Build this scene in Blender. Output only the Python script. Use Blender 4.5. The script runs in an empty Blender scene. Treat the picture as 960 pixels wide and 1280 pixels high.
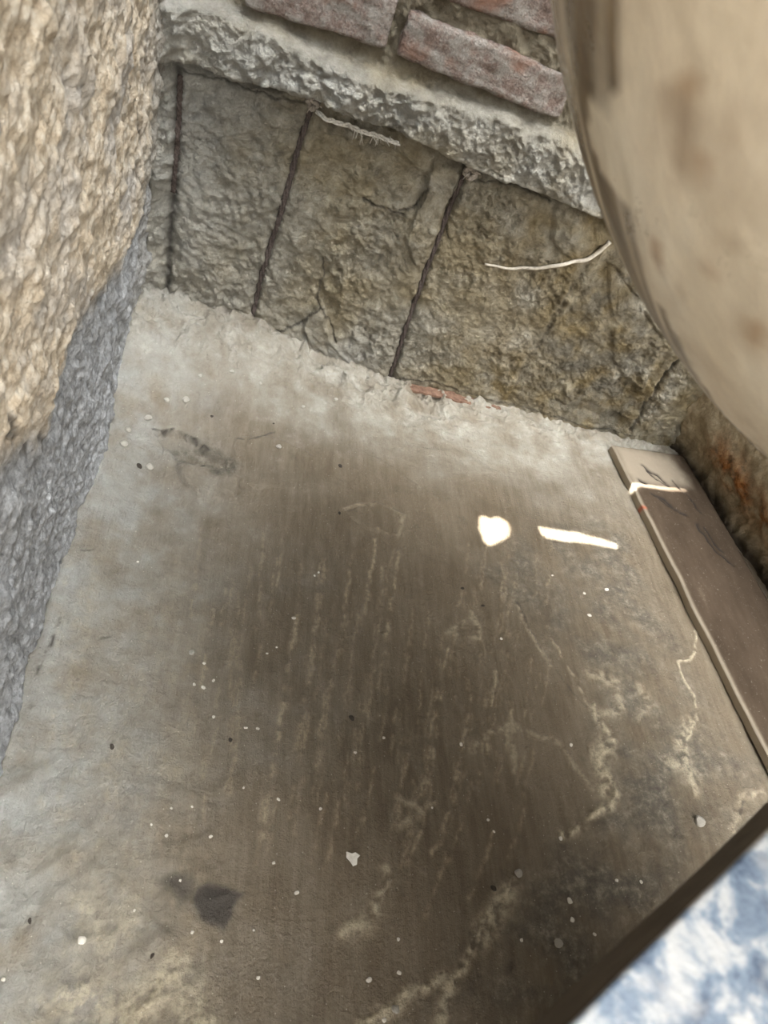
import bpy, bmesh, math, random
import numpy as np
from mathutils import Vector, Matrix

S = bpy.context.scene
COL = S.collection
random.seed(4)
RNG = np.random.default_rng(11)

# ------------------------------------------------------------------ camera geometry (960x1280 frame)
F = 924.0
def nrm(v):
    v = np.asarray(v, float); return v / np.linalg.norm(v)
Dn = nrm([-400., 860., F])
Xw = np.array([3420., 630., F]); Xw = nrm(Xw - Dn * Xw.dot(Dn))
Zw = -Dn; Yw = np.cross(Zw, Xw)
R = np.stack([Xw, Yw, Zw])
CAM = np.array([0., 0., 1.])
def ray(p): return nrm(R @ np.array([p[0] - 480., p[1] - 640., F]))
def hit(p, axis, val):
    r = ray(p); return CAM + (val - CAM[axis]) / r[axis] * r
YB = 1.371                                   # face of the back wall

# ------------------------------------------------------------------ noise
def vnoise(x, y, seed=0):
    x = np.asarray(x, float); y = np.asarray(y, float)
    ix = np.floor(x).astype(np.int64); iy = np.floor(y).astype(np.int64)
    fx = x - ix; fy = y - iy
    fx = fx * fx * fx * (fx * (fx * 6 - 15) + 10); fy = fy * fy * fy * (fy * (fy * 6 - 15) + 10)
    def h(a, b):
        v = (a * 374761393 + b * 668265263 + seed * 974634777) & 0xffffffff
        v = ((v ^ (v >> 13)) * 1274126177) & 0xffffffff
        return ((v ^ (v >> 16)) & 0xffffff) / float(0xffffff)
    a = h(ix, iy); b = h(ix + 1, iy); c = h(ix, iy + 1); d = h(ix + 1, iy + 1)
    return (a + (b - a) * fx) * (1 - fy) + (c + (d - c) * fx) * fy
def fbm(x, y, size, octs=4, seed=0, gain=0.5):
    t = 0; amp = 1; tot = 0; x = np.asarray(x) / size; y = np.asarray(y) / size
    ca, sa = math.cos(.6), math.sin(.6)
    for o in range(octs):
        t = t + amp * (vnoise(x, y, seed + o * 17) * 2 - 1); tot += amp
        amp *= gain; x, y = (x * ca - y * sa) * 2.03 + 7.1, (x * sa + y * ca) * 2.03 + 3.3
    return t / tot
def ridge(x, y, size, octs=4, seed=0): return 1 - np.abs(fbm(x, y, size, octs, seed)) * 2.2
def ss(a, b, x):
    t = np.clip((np.asarray(x, float) - a) / (b - a), 0, 1); return t * t * (3 - 2 * t)

# ------------------------------------------------------------------ mesh helpers
def tag(o, label=None, cat=None, group=None, kind=None):
    if label: o['label'] = label
    if cat: o['category'] = cat
    if group: o['group'] = group
    if kind: o['kind'] = kind
    return o
def mesh_from(name, verts, faces, mat, parent=None, smooth=True, attrs=None):
    me = bpy.data.meshes.new(name)
    me.from_pydata([tuple(v) for v in verts], [], faces)
    if smooth: me.polygons.foreach_set('use_smooth', [True] * len(me.polygons))
    if attrs:
        for k, a in attrs.items():
            at = me.attributes.new(k, 'FLOAT', 'POINT'); at.data.foreach_set('value', np.asarray(a, np.float32))
    me.materials.append(mat); me.update()
    o = bpy.data.objects.new(name, me); COL.objects.link(o)
    if parent: o.parent = parent
    return o
def slab_grid(name, P, back, mat, attrs=None, parent=None, flip=False):
    """P (nu,nv,3) front surface; closed by a skirt moved by vector `back` and a back face"""
    nu, nv = P.shape[:2]
    idx = np.arange(nu * nv).reshape(nu, nv)
    q = np.stack([idx[:-1, :-1], idx[1:, :-1], idx[1:, 1:], idx[:-1, 1:]], -1).reshape(-1, 4)
    ring = list(idx[:, 0]) + list(idx[-1, 1:]) + list(idx[-2::-1, -1]) + list(idx[0, -2:0:-1])
    verts = P.reshape(-1, 3)
    rv = verts[ring].copy()
    back = np.asarray(back, float)
    ax = int(np.argmax(np.abs(back)))
    rv = rv + back
    rv[:, ax] = (verts[:, ax].mean() + back[ax])
    n0 = len(verts); verts = np.vstack([verts, rv]); m = len(ring)
    sk = []
    for i in range(m):
        j = (i + 1) % m
        sk.append((ring[j], ring[i], n0 + i, n0 + j))
    loops = np.concatenate([q.ravel(), np.array(sk).ravel(), np.arange(n0 + m - 1, n0 - 1, -1)])
    if flip:
        q = q[:, ::-1]; sk = [s[::-1] for s in sk]
        loops = np.concatenate([q.ravel(), np.array(sk).ravel(), np.arange(n0, n0 + m)])
    cnt = len(q) + m + 1
    starts = np.concatenate([np.arange(len(q) + m) * 4, [(len(q) + m) * 4]])
    me = bpy.data.meshes.new(name)
    me.vertices.add(len(verts)); me.vertices.foreach_set('co', verts.astype(np.float32).ravel())
    me.loops.add(len(loops)); me.loops.foreach_set('vertex_index', loops.astype(np.int32))
    me.polygons.add(cnt); me.polygons.foreach_set('loop_start', starts.astype(np.int32))
    sm = np.zeros(cnt, bool); sm[:len(q)] = True
    me.polygons.foreach_set('use_smooth', sm)
    me.update(calc_edges=True); me.validate()
    if attrs:
        for k, a in attrs.items():
            at = me.attributes.new(k, 'FLOAT', 'POINT')
            at.data.foreach_set('value', np.concatenate([np.asarray(a, np.float32).ravel(), np.asarray(a, np.float32).ravel()[ring]]))
    me.materials.append(mat)
    o = bpy.data.objects.new(name, me); COL.objects.link(o)
    if parent: o.parent = parent
    return o
def segdist(X, Y, a, b):
    dx, dy = b[0] - a[0], b[1] - a[1]; L = dx * dx + dy * dy + 1e-12
    t = np.clip(((X - a[0]) * dx + (Y - a[1]) * dy) / L, 0, 1)
    return np.hypot(X - a[0] - t * dx, Y - a[1] - t * dy)
class Field:
    """scalar map on a (possibly uneven) grid u x v"""
    def __init__(s, u, v):
        s.u = u; s.v = v; s.U, s.V = np.meshgrid(u, v, indexing='ij')
    def new(s): return np.zeros(s.U.shape)
    def box(s, pts, m):
        p = np.array(pts)
        i0, i1 = np.searchsorted(s.u, [p[:, 0].min() - m, p[:, 0].max() + m])
        j0, j1 = np.searchsorted(s.v, [p[:, 1].min() - m, p[:, 1].max() + m])
        return slice(i0, max(i1, i0)), slice(j0, max(j1, j0))
    def line(s, A, pts, w, amp=1., wob=0., seed=0, taper=False):
        n = len(pts) - 1
        for k in range(n):
            sl = s.box(pts[k:k + 2], 3 * w + wob)
            X, Y = s.U[sl], s.V[sl]
            if X.size == 0: continue
            if wob:
                X = X + wob * fbm(s.U[sl], s.V[sl], wob * 3.5, 3, seed); Y = Y + wob * fbm(s.U[sl], s.V[sl], wob * 3.5, 3, seed + 5)
            d = segdist(X, Y, pts[k], pts[k + 1])
            A[sl] = np.maximum(A[sl], amp * np.exp(-(d / w) ** 2))
    def poly(s, A, pts, soft, amp=1., wob=0., seed=0):
        sl = s.box(pts, soft * 2 + wob)
        X, Y = s.U[sl], s.V[sl]
        if X.size == 0: return
        if wob:
            X = X + wob * fbm(s.U[sl], s.V[sl], wob * 4, 4, seed); Y = Y + wob * fbm(s.U[sl], s.V[sl], wob * 4, 4, seed + 5)
        ins = np.zeros(X.shape, bool); d = np.full(X.shape, 1e9)
        n = len(pts)
        for k in range(n):
            a, b = pts[k], pts[(k + 1) % n]
            c = ((a[1] > Y) != (b[1] > Y)) & (X < (b[0] - a[0]) * (Y - a[1]) / (b[1] - a[1] + 1e-12) + a[0])
            ins ^= c; d = np.minimum(d, segdist(X, Y, a, b))
        sd = np.where(ins, d, -d)
        A[sl] = np.maximum(A[sl], amp * ss(-soft, soft, sd))
    def sample(s, A, x, y):
        i = int(np.clip(np.searchsorted(s.u, x) - 1, 0, len(s.u) - 2)); j = int(np.clip(np.searchsorted(s.v, y) - 1, 0, len(s.v) - 2))
        a = (x - s.u[i]) / (s.u[i + 1] - s.u[i]); b = (y - s.v[j]) / (s.v[j + 1] - s.v[j])
        a = min(max(a, 0), 1); b = min(max(b, 0), 1)
        return (A[i, j] * (1 - a) + A[i + 1, j] * a) * (1 - b) + (A[i, j + 1] * (1 - a) + A[i + 1, j + 1] * a) * b
def axis(lo, a, b, hi, step, coarse=.08):
    m = np.arange(a, b, step)
    l = np.arange(lo, a - coarse * .5, coarse) if lo < a else []
    h = np.arange(b, hi + 1e-6, coarse) if hi > b else []
    return np.concatenate([l, m, h])
def tube(pts, r, seg=8, ns=None):
    """closed tube along pts, r scalar or list -> verts, faces"""
    pts = [Vector(p) for p in pts]; n = len(pts); V = []; Fc = []
    rs = r if hasattr(r, '__len__') else [r] * n
    up = Vector((0.31, 0.2, 0.93))
    for i, p in enumerate(pts):
        t = (pts[min(i + 1, n - 1)] - pts[max(i - 1, 0)]).normalized()
        a = t.cross(up)
        if a.length < .05: a = t.cross(Vector((1, 0, 0)))
        a.normalize(); b = t.cross(a)
        for k in range(seg):
            th = 2 * math.pi * k / seg
            V.append(p + (a * math.cos(th) + b * math.sin(th)) * rs[i])
    for i in range(n - 1):
        for k in range(seg):
            Fc.append((i * seg + k, i * seg + (k + 1) % seg, (i + 1) * seg + (k + 1) % seg, (i + 1) * seg + k))
    Fc.append(tuple(range(seg - 1, -1, -1))); Fc.append(tuple((n - 1) * seg + k for k in range(seg)))
    return V, Fc
def join(parts):
    V = []; Fc = []
    for v, f in parts:
        o = len(V); V += list(v); Fc += [tuple(i + o for i in q) for q in f]
    return V, Fc
def resample(pts, n):
    pts = np.array(pts, float); L = np.concatenate([[0], np.cumsum(np.linalg.norm(np.diff(pts, axis=0), axis=1))])
    t = np.linspace(0, L[-1], n)
    return np.stack([np.interp(t, L, pts[:, k]) for k in range(pts.shape[1])], 1)

# ------------------------------------------------------------------ materials
class NT:
    def __init__(s, name, rough=.85, spec=.3):
        s.m = bpy.data.materials.new(name); s.m.use_nodes = True
        s.t = s.m.node_tree; s.b = s.t.nodes['Principled BSDF']
        s.b.inputs['Roughness'].default_value = rough; s.b.inputs['Specular IOR Level'].default_value = spec
        s.tc = s.t.nodes.new('ShaderNodeTexCoord')
    def link(s, a, b): s.t.links.new(a, b)
    def noise(s, scale, detail=6, rough=.6, dist=0., stretch=None, rot=0., kind='n'):
        src = s.tc.outputs['Object']
        if stretch:
            mp = s.t.nodes.new('ShaderNodeMapping'); mp.inputs['Scale'].default_value = stretch; mp.inputs['Rotation'].default_value = (0, 0, rot)
            s.link(src, mp.inputs['Vector']); src = mp.outputs[0]
        if kind == 'v':
            n = s.t.nodes.new('ShaderNodeTexVoronoi'); n.inputs['Scale'].default_value = scale; s.link(src, n.inputs['Vector']); return n.outputs['Distance']
        n = s.t.nodes.new('ShaderNodeTexNoise'); n.inputs['Scale'].default_value = scale; n.inputs['Detail'].default_value = detail
        n.inputs['Roughness'].default_value = rough; n.inputs['Distortion'].default_value = dist
        s.link(src, n.inputs['Vector']); return n.outputs['Fac']
    def attr(s, name):
        n = s.t.nodes.new('ShaderNodeAttribute'); n.attribute_name = name; return n.outputs['Fac']
    def ramp(s, fac, stops):
        n = s.t.nodes.new('ShaderNodeValToRGB'); e = n.color_ramp.elements
        while len(e) < len(stops): e.new(.5)
        for k, (p, c) in enumerate(stops):
            e[k].position = p; e[k].color = (c[0], c[1], c[2], 1) if hasattr(c, '__len__') else (c, c, c, 1)
        s.link(fac, n.inputs['Fac']); return n.outputs['Color']
    def mix(s, fac, a, b, mode='MIX'):
        n = s.t.nodes.new('ShaderNodeMix'); n.data_type = 'RGBA'; n.blend_type = mode
        if hasattr(fac, 'is_linked'): s.link(fac, n.inputs[0])
        else: n.inputs[0].default_value = fac
        for v, i in ((a, n.inputs[6]), (b, n.inputs[7])):
            if hasattr(v, 'is_linked'): s.link(v, i)
            else: i.default_value = (*v, 1)
        return n.outputs[2]
    def math(s, op, a, b, clamp=False):
        n = s.t.nodes.new('ShaderNodeMath'); n.operation = op; n.use_clamp = clamp
        for v, i in ((a, n.inputs[0]), (b, n.inputs[1])):
            if hasattr(v, 'is_linked'): s.link(v, i)
            else: i.default_value = v
        return n.outputs[0]
    def bump(s, hs, dist=.004, strength=1.):
        prev = None
        for h, d in hs:
            n = s.t.nodes.new('ShaderNodeBump'); n.inputs['Distance'].default_value = d; n.inputs['Strength'].default_value = strength
            s.link(h, n.inputs['Height'])
            if prev: s.link(prev, n.inputs['Normal'])
            prev = n.outputs[0]
        s.link(prev, s.b.inputs['Normal'])
    def color(s, c):
        if hasattr(c, 'is_linked'): s.link(c, s.b.inputs['Base Color'])
        else: s.b.inputs['Base Color'].default_value = (*c, 1)
    def rough(s, r): s.link(r, s.b.inputs['Roughness'])

def simple(name, c1, c2, scale, rough=.85, bump=.002, bscale=None, spec=.3):
    n = NT(name, rough, spec)
    f = n.noise(scale, 6, .65)
    n.color(n.ramp(f, [(.3, c1), (.7, c2)]))
    n.bump([(n.noise(bscale or scale * 2.5, 6, .7), bump)])
    return n.m

# ---- back wall plaster
n = NT('wall_plaster', .9, .2)
big = n.noise(6, 5, .6); mid = n.noise(38, 7, .72); fine = n.noise(190, 6, .7)
c = n.ramp(mid, [(.3, (.17, .152, .118)), (.5, (.36, .33, .265)), (.72, (.56, .53, .45))])
c = n.mix(n.ramp(big, [(.42, 0), (.62, 1)]), c, n.ramp(mid, [(.3, (.21, .175, .11)), (.7, (.48, .41, .28))]))
c = n.mix(n.attr('chalk'), c, n.ramp(fine, [(.3, (.40, .40, .375)), (.7, (.70, .70, .66))]))
c = n.mix(n.attr('brown_tone'), c, n.ramp(mid, [(.3, (.13, .095, .045)), (.7, (.34, .265, .14))]))
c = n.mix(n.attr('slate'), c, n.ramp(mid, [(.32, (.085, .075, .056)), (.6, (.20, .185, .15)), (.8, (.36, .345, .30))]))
c = n.mix(n.attr('dark'), c, (.028, .024, .021))
c = n.mix(n.attr('mortar'), c, n.ramp(mid, [(.3, (.16, .13, .09)), (.7, (.34, .30, .22))]))
n.color(c)
n.bump([(n.noise(55, 8, .78), .022), (fine, .008), (n.noise(520, 3, .6), .002)])
M_WALL = n.m
# ---- left wall
n = NT('roughcast', .9, .2)
mid = n.noise(26, 8, .75); fine = n.noise(120, 6, .7); sp = n.noise(75, 7, .75)
cream = n.ramp(sp, [(.30, (.46, .355, .24)), (.48, (.74, .625, .47)), (.68, (.90, .83, .70))])
cream = n.mix(n.ramp(n.noise(7, 4, .6), [(.45, 0), (.65, 1)]), cream, n.ramp(sp, [(.3, (.40, .36, .31)), (.7, (.74, .70, .64))]))
blue = n.ramp(sp, [(.30, (.20, .20, .20)), (.5, (.42, .43, .44)), (.70, (.70, .72, .74))])
c = n.mix(n.attr('blue'), cream, blue)
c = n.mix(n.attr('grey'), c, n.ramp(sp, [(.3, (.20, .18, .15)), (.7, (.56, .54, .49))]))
c = n.mix(n.attr('dark'), c, (.045, .04, .038))
n.color(c)
n.bump([(n.noise(60, 8, .72), .010), (n.noise(170, 6, .7), .005)])
M_LEFT = n.m
# ---- right wall
n = NT('old_render', .9, .2)
mid = n.noise(30, 7, .7)
c = n.ramp(mid, [(.3, (.26, .20, .12)), (.55, (.44, .36, .24)), (.75, (.58, .50, .36))])
c = n.mix(n.attr('rust'), c, n.ramp(n.noise(60, 6, .7), [(.35, (.07, .03, .012)), (.52, (.34, .13, .035)), (.7, (.50, .30, .12))]))
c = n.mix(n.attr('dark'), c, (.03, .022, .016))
n.color(c); n.bump([(n.noise(60, 8, .75), .010), (n.noise(250, 5, .7), .003)])
M_RIGHT = n.m
# ---- floor
n = NT('muddy_cement', .5, .4)
ang = .12
big = n.noise(3.2, 5, .6); mid = n.noise(24, 7, .7); fine = n.noise(170, 6, .7)
st = n.noise(70, 6, .65, 0, (1, .13, 1), ang); st2 = n.noise(220, 4, .6, 0, (1, .08, 1), ang)
c = n.ramp(big, [(.32, (.112, .084, .052)), (.52, (.152, .116, .075)), (.7, (.205, .163, .112))])
c = n.mix(n.ramp(st, [(.40, 0), (.8, .55)]), c, (.31, .27, .20))
c = n.mix(n.ramp(mid, [(.58, 0), (.75, .4)]), c, (.36, .32, .25))
c = n.mix(n.ramp(mid, [(.27, .5), (.42, 0)]), c, (.075, .058, .040))
c = n.mix(n.attr('dust_sheen'), c, n.ramp(mid, [(.3, (.25, .225, .178)), (.55, (.36, .34, .29)), (.75, (.50, .485, .44))]))
c = n.mix(n.attr('skylight_tint'), c, n.ramp(n.noise(40, 6, .7), [(.3, (.25, .26, .25)), (.7, (.47, .49, .49))]))
c = n.mix(n.attr('rough'), c, n.ramp(n.noise(48, 8, .75), [(.30, (.045, .038, .030)), (.5, (.13, .115, .09)), (.72, (.40, .36, .28))]))
pv = n.math('MULTIPLY', n.attr('pale'), n.ramp(n.noise(130, 5, .7), [(.34, .1), (.58, 1)]), True)
c = n.mix(pv, c, (.47, .39, .265))
lv = n.math('MULTIPLY', n.attr('lime'), n.ramp(n.noise(160, 5, .7), [(.32, .2), (.55, 1)]), True)
c = n.mix(lv, c, (.60, .52, .37))
c = n.mix(n.attr('wet'), c, (.060, .052, .044))
c = n.mix(n.attr('crack'), c, (.03, .024, .018))
spk = n.noise(95, 0, .5, kind='v')
c = n.mix(n.ramp(spk, [(.055, .55), (.085, 0)]), c, (.62, .58, .48))
n.color(c)
r = n.math('ADD', n.math('MULTIPLY', n.attr('gloss'), -.34), n.math('ADD', n.math('MULTIPLY', mid, .16), .58))
n.rough(r)
n.bump([(n.noise(45, 7, .7), .0065), (st2, .0020), (fine, .0032)])
M_FLOOR = n.m
M_BRICK = None
n = NT('old_brick', .9, .2)
mid = n.noise(34, 7, .7); fine = n.noise(240, 5, .7)
c = n.ramp(fine, [(.3, (.13, .095, .082)), (.55, (.26, .195, .165)), (.75, (.40, .33, .29))])
c = n.mix(n.ramp(mid, [(.42, 0), (.6, 1)]), c, n.ramp(fine, [(.3, (.24, .215, .19)), (.7, (.46, .43, .39))]))
c = n.mix(n.ramp(n.noise(14, 3, .5), [(.52, 0), (.66, .85)]), c, (.30, .165, .115))
n.color(c); n.bump([(n.noise(80, 7, .7), .008), (fine, .005)])
M_BRICK = n.m
# ---- vessel
n = NT('stained_enamel', .32, .5)
big = n.noise(7, 5, .6, .6, (1, 1, .45)); mid = n.noise(18, 6, .65, .4, (1, 1, .35))
c = n.ramp(big, [(.33, (.66, .56, .42)), (.5, (.78, .69, .54)), (.68, (.86, .79, .65))])
c = n.mix(n.ramp(mid, [(.54, 0), (.70, .35)]), c, (.50, .41, .315))
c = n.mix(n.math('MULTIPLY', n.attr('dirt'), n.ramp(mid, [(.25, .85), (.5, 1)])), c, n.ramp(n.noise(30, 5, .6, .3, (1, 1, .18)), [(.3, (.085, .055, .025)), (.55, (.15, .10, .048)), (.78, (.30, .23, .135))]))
c = n.mix(n.attr('drip'), c, (.37, .275, .18))
c = n.mix(n.attr('rust'), c, (.34, .17, .05))
n.color(c); n.rough(n.ramp(mid, [(.3, .22), (.7, .42)]))
n.bump([(n.noise(9, 3, .5), .010), (n.noise(60, 4, .6), .0008)])
M_TANK = n.m
# ---- granite slab
n = NT('granite', .35, .5)
v = n.noise(52, 5, .65, .4); w = n.noise(22, 4, .6)
c = n.ramp(v, [(.37, (.038, .058, .092)), (.49, (.10, .13, .17)), (.58, (.24, .25, .258)), (.72, (.33, .322, .31))])
c = n.mix(n.ramp(w, [(.5, 0), (.68, .75)]), c, (.33, .32, .305))
n.color(c); n.bump([(n.noise(300, 4, .6), .0006)])
M_GRANITE = n.m
n = NT('plank_stone', .9, .15)
mid = n.noise(20, 6, .65, 0, (1, .3, 1)); fine = n.noise(160, 6, .7)
c = n.ramp(mid, [(.3, (.038, .026, .016)), (.6, (.062, .044, .029)), (.8, (.11, .084, .058))])
c = n.mix(n.ramp(fine, [(.6, 0), (.8, .4)]), c, (.46, .42, .35))
c = n.mix(n.attr('pale'), c, (.34, .29, .22))
c = n.mix(n.attr('red'), c, (.40, .10, .05))
c = n.mix(n.attr('crack'), c, (.022, .018, .015))
n.color(c); n.bump([(n.noise(90, 6, .7), .0012)])
M_PLANK = n.m
M_EDGE_SHADE = simple('edge_shade', (.045, .034, .024), (.095, .075, .055), 40, .7, .002)  # shade on the granite's side face put into a dark brown colour
M_CORD = simple('dark_fibre', (.030, .022, .020), (.12, .095, .082), 320, .95, .002)
M_TWINE = simple('pale_fibre', (.36, .34, .30), (.70, .68, .62), 260, .9, .001)
M_KNOT = simple('knot_fibre', (.20, .17, .145), (.46, .42, .37), 260, .95, .001)
M_ROOT = simple('pale_root', (.38, .34, .28), (.60, .56, .48), 120, .85, .001)
M_TILE = simple('red_tile', (.10, .055, .036), (.27, .165, .115), 90, .85, .003)
M_WHITE = simple('white_crumb', (.62, .58, .50), (.86, .83, .76), 300, .8, .0008)
M_PEBBLE = simple('grey_pebble', (.24, .22, .185), (.58, .55, .49), 200, .9, .001)
M_DARKBIT = simple('dark_crumb', (.03, .025, .02), (.09, .075, .06), 300, .9, .001)
M_BLOCKER = simple('blocker_sheet', (.30, .29, .27), (.45, .43, .40), 12, .6, .002)
M_BLOCKER_POLE = simple('blocker_pole', (.07, .055, .045), (.15, .11, .08), 60, .7, .002)

# ------------------------------------------------------------------ floor
fx = axis(-4.0, -.25, 1.34, 3.2, .0026, .25); fy = axis(-3.0, .02, 1.50, 2.0, .0026, .25)
FL = Field(fx, fy)
def low(x, y):
    """broad shape of the floor: a dirt heap in the far left corner, gentle swells"""
    heap = .092 * (1 - ss(-.05, .48, x)) * ss(1.02, 1.40, y) + .012 * (1 - ss(.5, 1.0, x)) * ss(1.25, 1.40, y)
    side = .020 * (1 - ss(-.17, -.06, x)) * ss(.3, .9, y)
    return heap + side
def fl(p, n=6):
    z = 0.
    for _ in range(n):
        h = hit(p, 2, z); z = float(low(h[0], h[1]))
    return (h[0], h[1])
def fls(pp): return [fl(p) for p in pp]
X, Y = FL.U, FL.V
pale = FL.new(); crack = FL.new(); wet = FL.new(); lime = FL.new(); lift = FL.new(); rough = FL.new()
# trowel and run streaks
def streak(x, y, L, w, amp, k):
    pts = []; t = 0; wob = random.uniform(-.05, .05)
    while t <= L:
        pts.append((x, y)); sl = -.13 - .38 * float(ss(880, 1180, y)) * float(ss(330, 520, x)) + wob + random.gauss(0, .07)
        x += sl * 12; y += 12; t += 12
    if len(pts) > 1: FL.line(pale, fls(pts), w, amp, .005, k)
for k, (x, y, L, w, a) in enumerate([(470, 662, 130, .0035, .9), (440, 690, 240, .003, .7), (405, 700, 260, .003, .75), (500, 690, 170, .0035, .9),
        (372, 770, 280, .0045, .95), (398, 760, 200, .003, .7), (355, 660, 80, .003, .6), (330, 665, 120, .003, .55), (560, 810, 190, .003, .85),
        (620, 840, 130, .0032, .95), (607, 860, 120, .003, .9), (590, 870, 150, .003, .8), (640, 880, 60, .003, .9), (545, 860, 170, .003, .75),
        (515, 900, 140, .003, .7), (480, 700, 210, .003, .7), (430, 780, 180, .003, .55), (268, 760, 120, .003, .6), (300, 740, 140, .003, .5),
        (575, 960, 110, .003, .8), (540, 980, 120, .003, .7), (655, 1010, 70, .003, .6), (615, 1040, 90, .0032, .7), (560, 1060, 90, .003, .6)]):
    streak(x, y, L, w, a, k)
for k in range(150):
    x = random.uniform(225, 690); y = random.uniform(660, 1010)
    streak(x, y, random.uniform(25, 130), random.uniform(.0016, .003), random.uniform(.2, .6), 100 + k)
for k in range(60):
    x = random.uniform(70, 260); y = random.uniform(680, 1100)
    streak(x, y, random.uniform(60, 180), random.uniform(.004, .008), random.uniform(.12, .3), 300 + k)
# crusted lime lines
for k, (pp, w, a) in enumerate([
        ([(738, 880), (750, 900), (762, 925), (752, 950), (760, 975), (766, 992), (752, 1016), (728, 1030), (700, 1046)], .006, 1.),
        ([(755, 925), (748, 955), (760, 985)], .014, .8), ([(640, 1098), (628, 1130), (606, 1155), (590, 1188), (578, 1210), (556, 1238), (548, 1278)], .006, 1.),
        ([(636, 1110), (612, 1150), (596, 1170)], .013, .7), ([(448, 1279), (470, 1262), (510, 1250), (540, 1232), (558, 1222)], .007, .9),
        ([(480, 1082), (478, 1120), (458, 1150), (436, 1174)], .007, .75), ([(472, 1120), (452, 1158)], .012, .6),
        ([(868, 790), (869, 815), (862, 826), (846, 828), (851, 846), (868, 872), (870, 900), (858, 925), (856, 945)], .0026, .95),
        ([(862, 900), (850, 935), (868, 985)], .010, .6), ([(735, 845), (770, 852), (775, 880), (745, 890)], .010, .55),
        ([(835, 960), (868, 975), (850, 940)], .014, .6), ([(690, 800), (720, 850), (738, 888)], .003, .6), ([(640, 742), (662, 790), (690, 830)], .003, .5),
        ([(800, 860), (812, 880), (800, 900)], .008, .4), ([(430, 636), (470, 628), (503, 645), (497, 668)], .0035, .45),
        ([(500, 1000), (530, 1010), (500, 1030), (540, 1000)], .006, .5), ([(590, 760), (600, 800), (560, 790), (590, 770)], .005, .5),
        ([(160, 1260), (200, 1200), (230, 1230), (250, 1270)], .020, .65), ([(60, 1250), (110, 1255), (150, 1275)], .022, .55),
        ([(180, 1140), (150, 1190), (120, 1130)], .018, .35), ([(915, 1035), (930, 1000), (955, 990)], .006, .5), ([(640, 905), (700, 930), (740, 985)], .004, .4),
        ([(590, 940), (640, 900), (645, 960)], .005, .45)]):
    FL.line(lime, fls(pp), w * 1.1, a, w * 1.8, 500 + k)
lime *= np.clip(.55 + 2.0 * (fbm(X, Y, .010, 4, 75) + .12), 0, 1)
pale *= np.clip(.25 + 1.9 * (fbm(X, Y, .016, 4, 71) + .16), 0, 1)
# blotchy, lifted crust on the right half of the floor
rp = fls([(600, 700), (760, 640), (800, 700), (860, 860), (950, 960), (930, 1010), (720, 1260), (560, 1279), (600, 1200), (690, 1060), (755, 1000), (745, 890), (690, 800)])
FL.poly(rough, rp, .05, .85, .03, 9)
A = FL.new(); FL.poly(A, fls([(205, 560), (240, 556), (285, 572), (300, 582), (285, 600), (250, 596), (222, 590)]), .012, .9, .02, 10); rough = np.maximum(rough, A)
rough *= np.clip(.55 + 1.1 * fbm(X, Y, .05, 5, 83), 0, 1)
# smooth troweled pools (darker, glossy)
gloss = FL.new()
FL.poly(gloss, fls([(300, 640), (540, 590), (760, 640), (740, 700), (700, 860), (745, 940), (700, 1030), (640, 1090), (520, 1250), (300, 1270), (260, 1000), (250, 760)]), .09, 1., .04, 21)
# dusty tone, with the floor sheen and lit wall-foot strip put into the colour
dust_sheen = np.clip(ss(.98, 1.30, Y + .10 * fbm(X, Y, .12, 4, 5)) * .95, 0, 1)
dust_sheen = np.maximum(dust_sheen, (1 - ss(-.20, .36, X + .16 * fbm(X, Y, .16, 5, 6))) * .62)
dust_sheen = np.clip(dust_sheen, 0, 1) * np.clip(.75 + .7 * fbm(X, Y, .045, 5, 88), 0, 1) * (1 - .45 * ss(.75, .95, X) * (1 - ss(1.18, 1.30, Y)))  # painted light patch fades out towards the plank
skylight_tint = (1 - ss(-.20, .12, X + .06 * fbm(X, Y, .10, 4, 7))) * .6 * (1 - ss(1.15, 1.4, Y) * .5) * np.clip(.6 + .9 * fbm(X, Y, .05, 5, 8), 0, 1)  # blue of the skylight put into the left floor colour
# wet spots
FL.poly(wet, fls([(246, 1110), (262, 1105), (284, 1112), (302, 1116), (290, 1132), (290, 1148), (276, 1164), (262, 1160), (246, 1146), (242, 1124)]), .005, .95, .006, 31)
FL.poly(wet, fls([(202, 1096), (216, 1092), (238, 1098), (238, 1116), (226, 1132), (218, 1126), (208, 1112)]), .009, .70, .008, 32)
wet[...] = np.maximum(wet, 0)
# lifted flakes near the far left and cracks
def flake(pp, h, soft, seed):
    A = FL.new(); FL.poly(A, fls(pp), soft, 1., .008, seed); lift[...] = np.maximum(lift, A * h)
flake([(190, 537), (215, 536), (245, 548), (262, 562), (280, 556), (300, 575), (250, 600), (225, 596), (215, 570)], -.010, .003, 1)
def crust(pp, h, seed):
    A = FL.new(); FL.poly(A, fls(pp), .003, 1., .020, seed); lift[...] += A * h
crust([(300, 552), (345, 545), (392, 570), (380, 600), (330, 612), (292, 590)], .004, 91)
crust([(215, 585), (250, 572), (290, 590), (300, 618), (262, 632), (226, 612)], .005, 92)
crust([(480, 560), (560, 600), (620, 590), (560, 560)], .002, 94)
A = FL.new(); FL.poly(A, fls([(192, 540), (218, 537), (246, 550), (262, 566), (284, 575), (276, 592), (240, 585), (214, 566)]), .003, 1., .008, 2); lift -= A * .013
A = FL.new(); FL.poly(A, fls([(222, 585), (262, 580), (300, 600), (292, 625), (255, 622), (228, 605)]), .004, 1., .008, 3); lift += A * .009
A = FL.new(); FL.poly(A, fls([(432, 640), (470, 628), (506, 645), (498, 670), (460, 662)]), .003, 1., .004, 4); lift += A * .003
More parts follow.
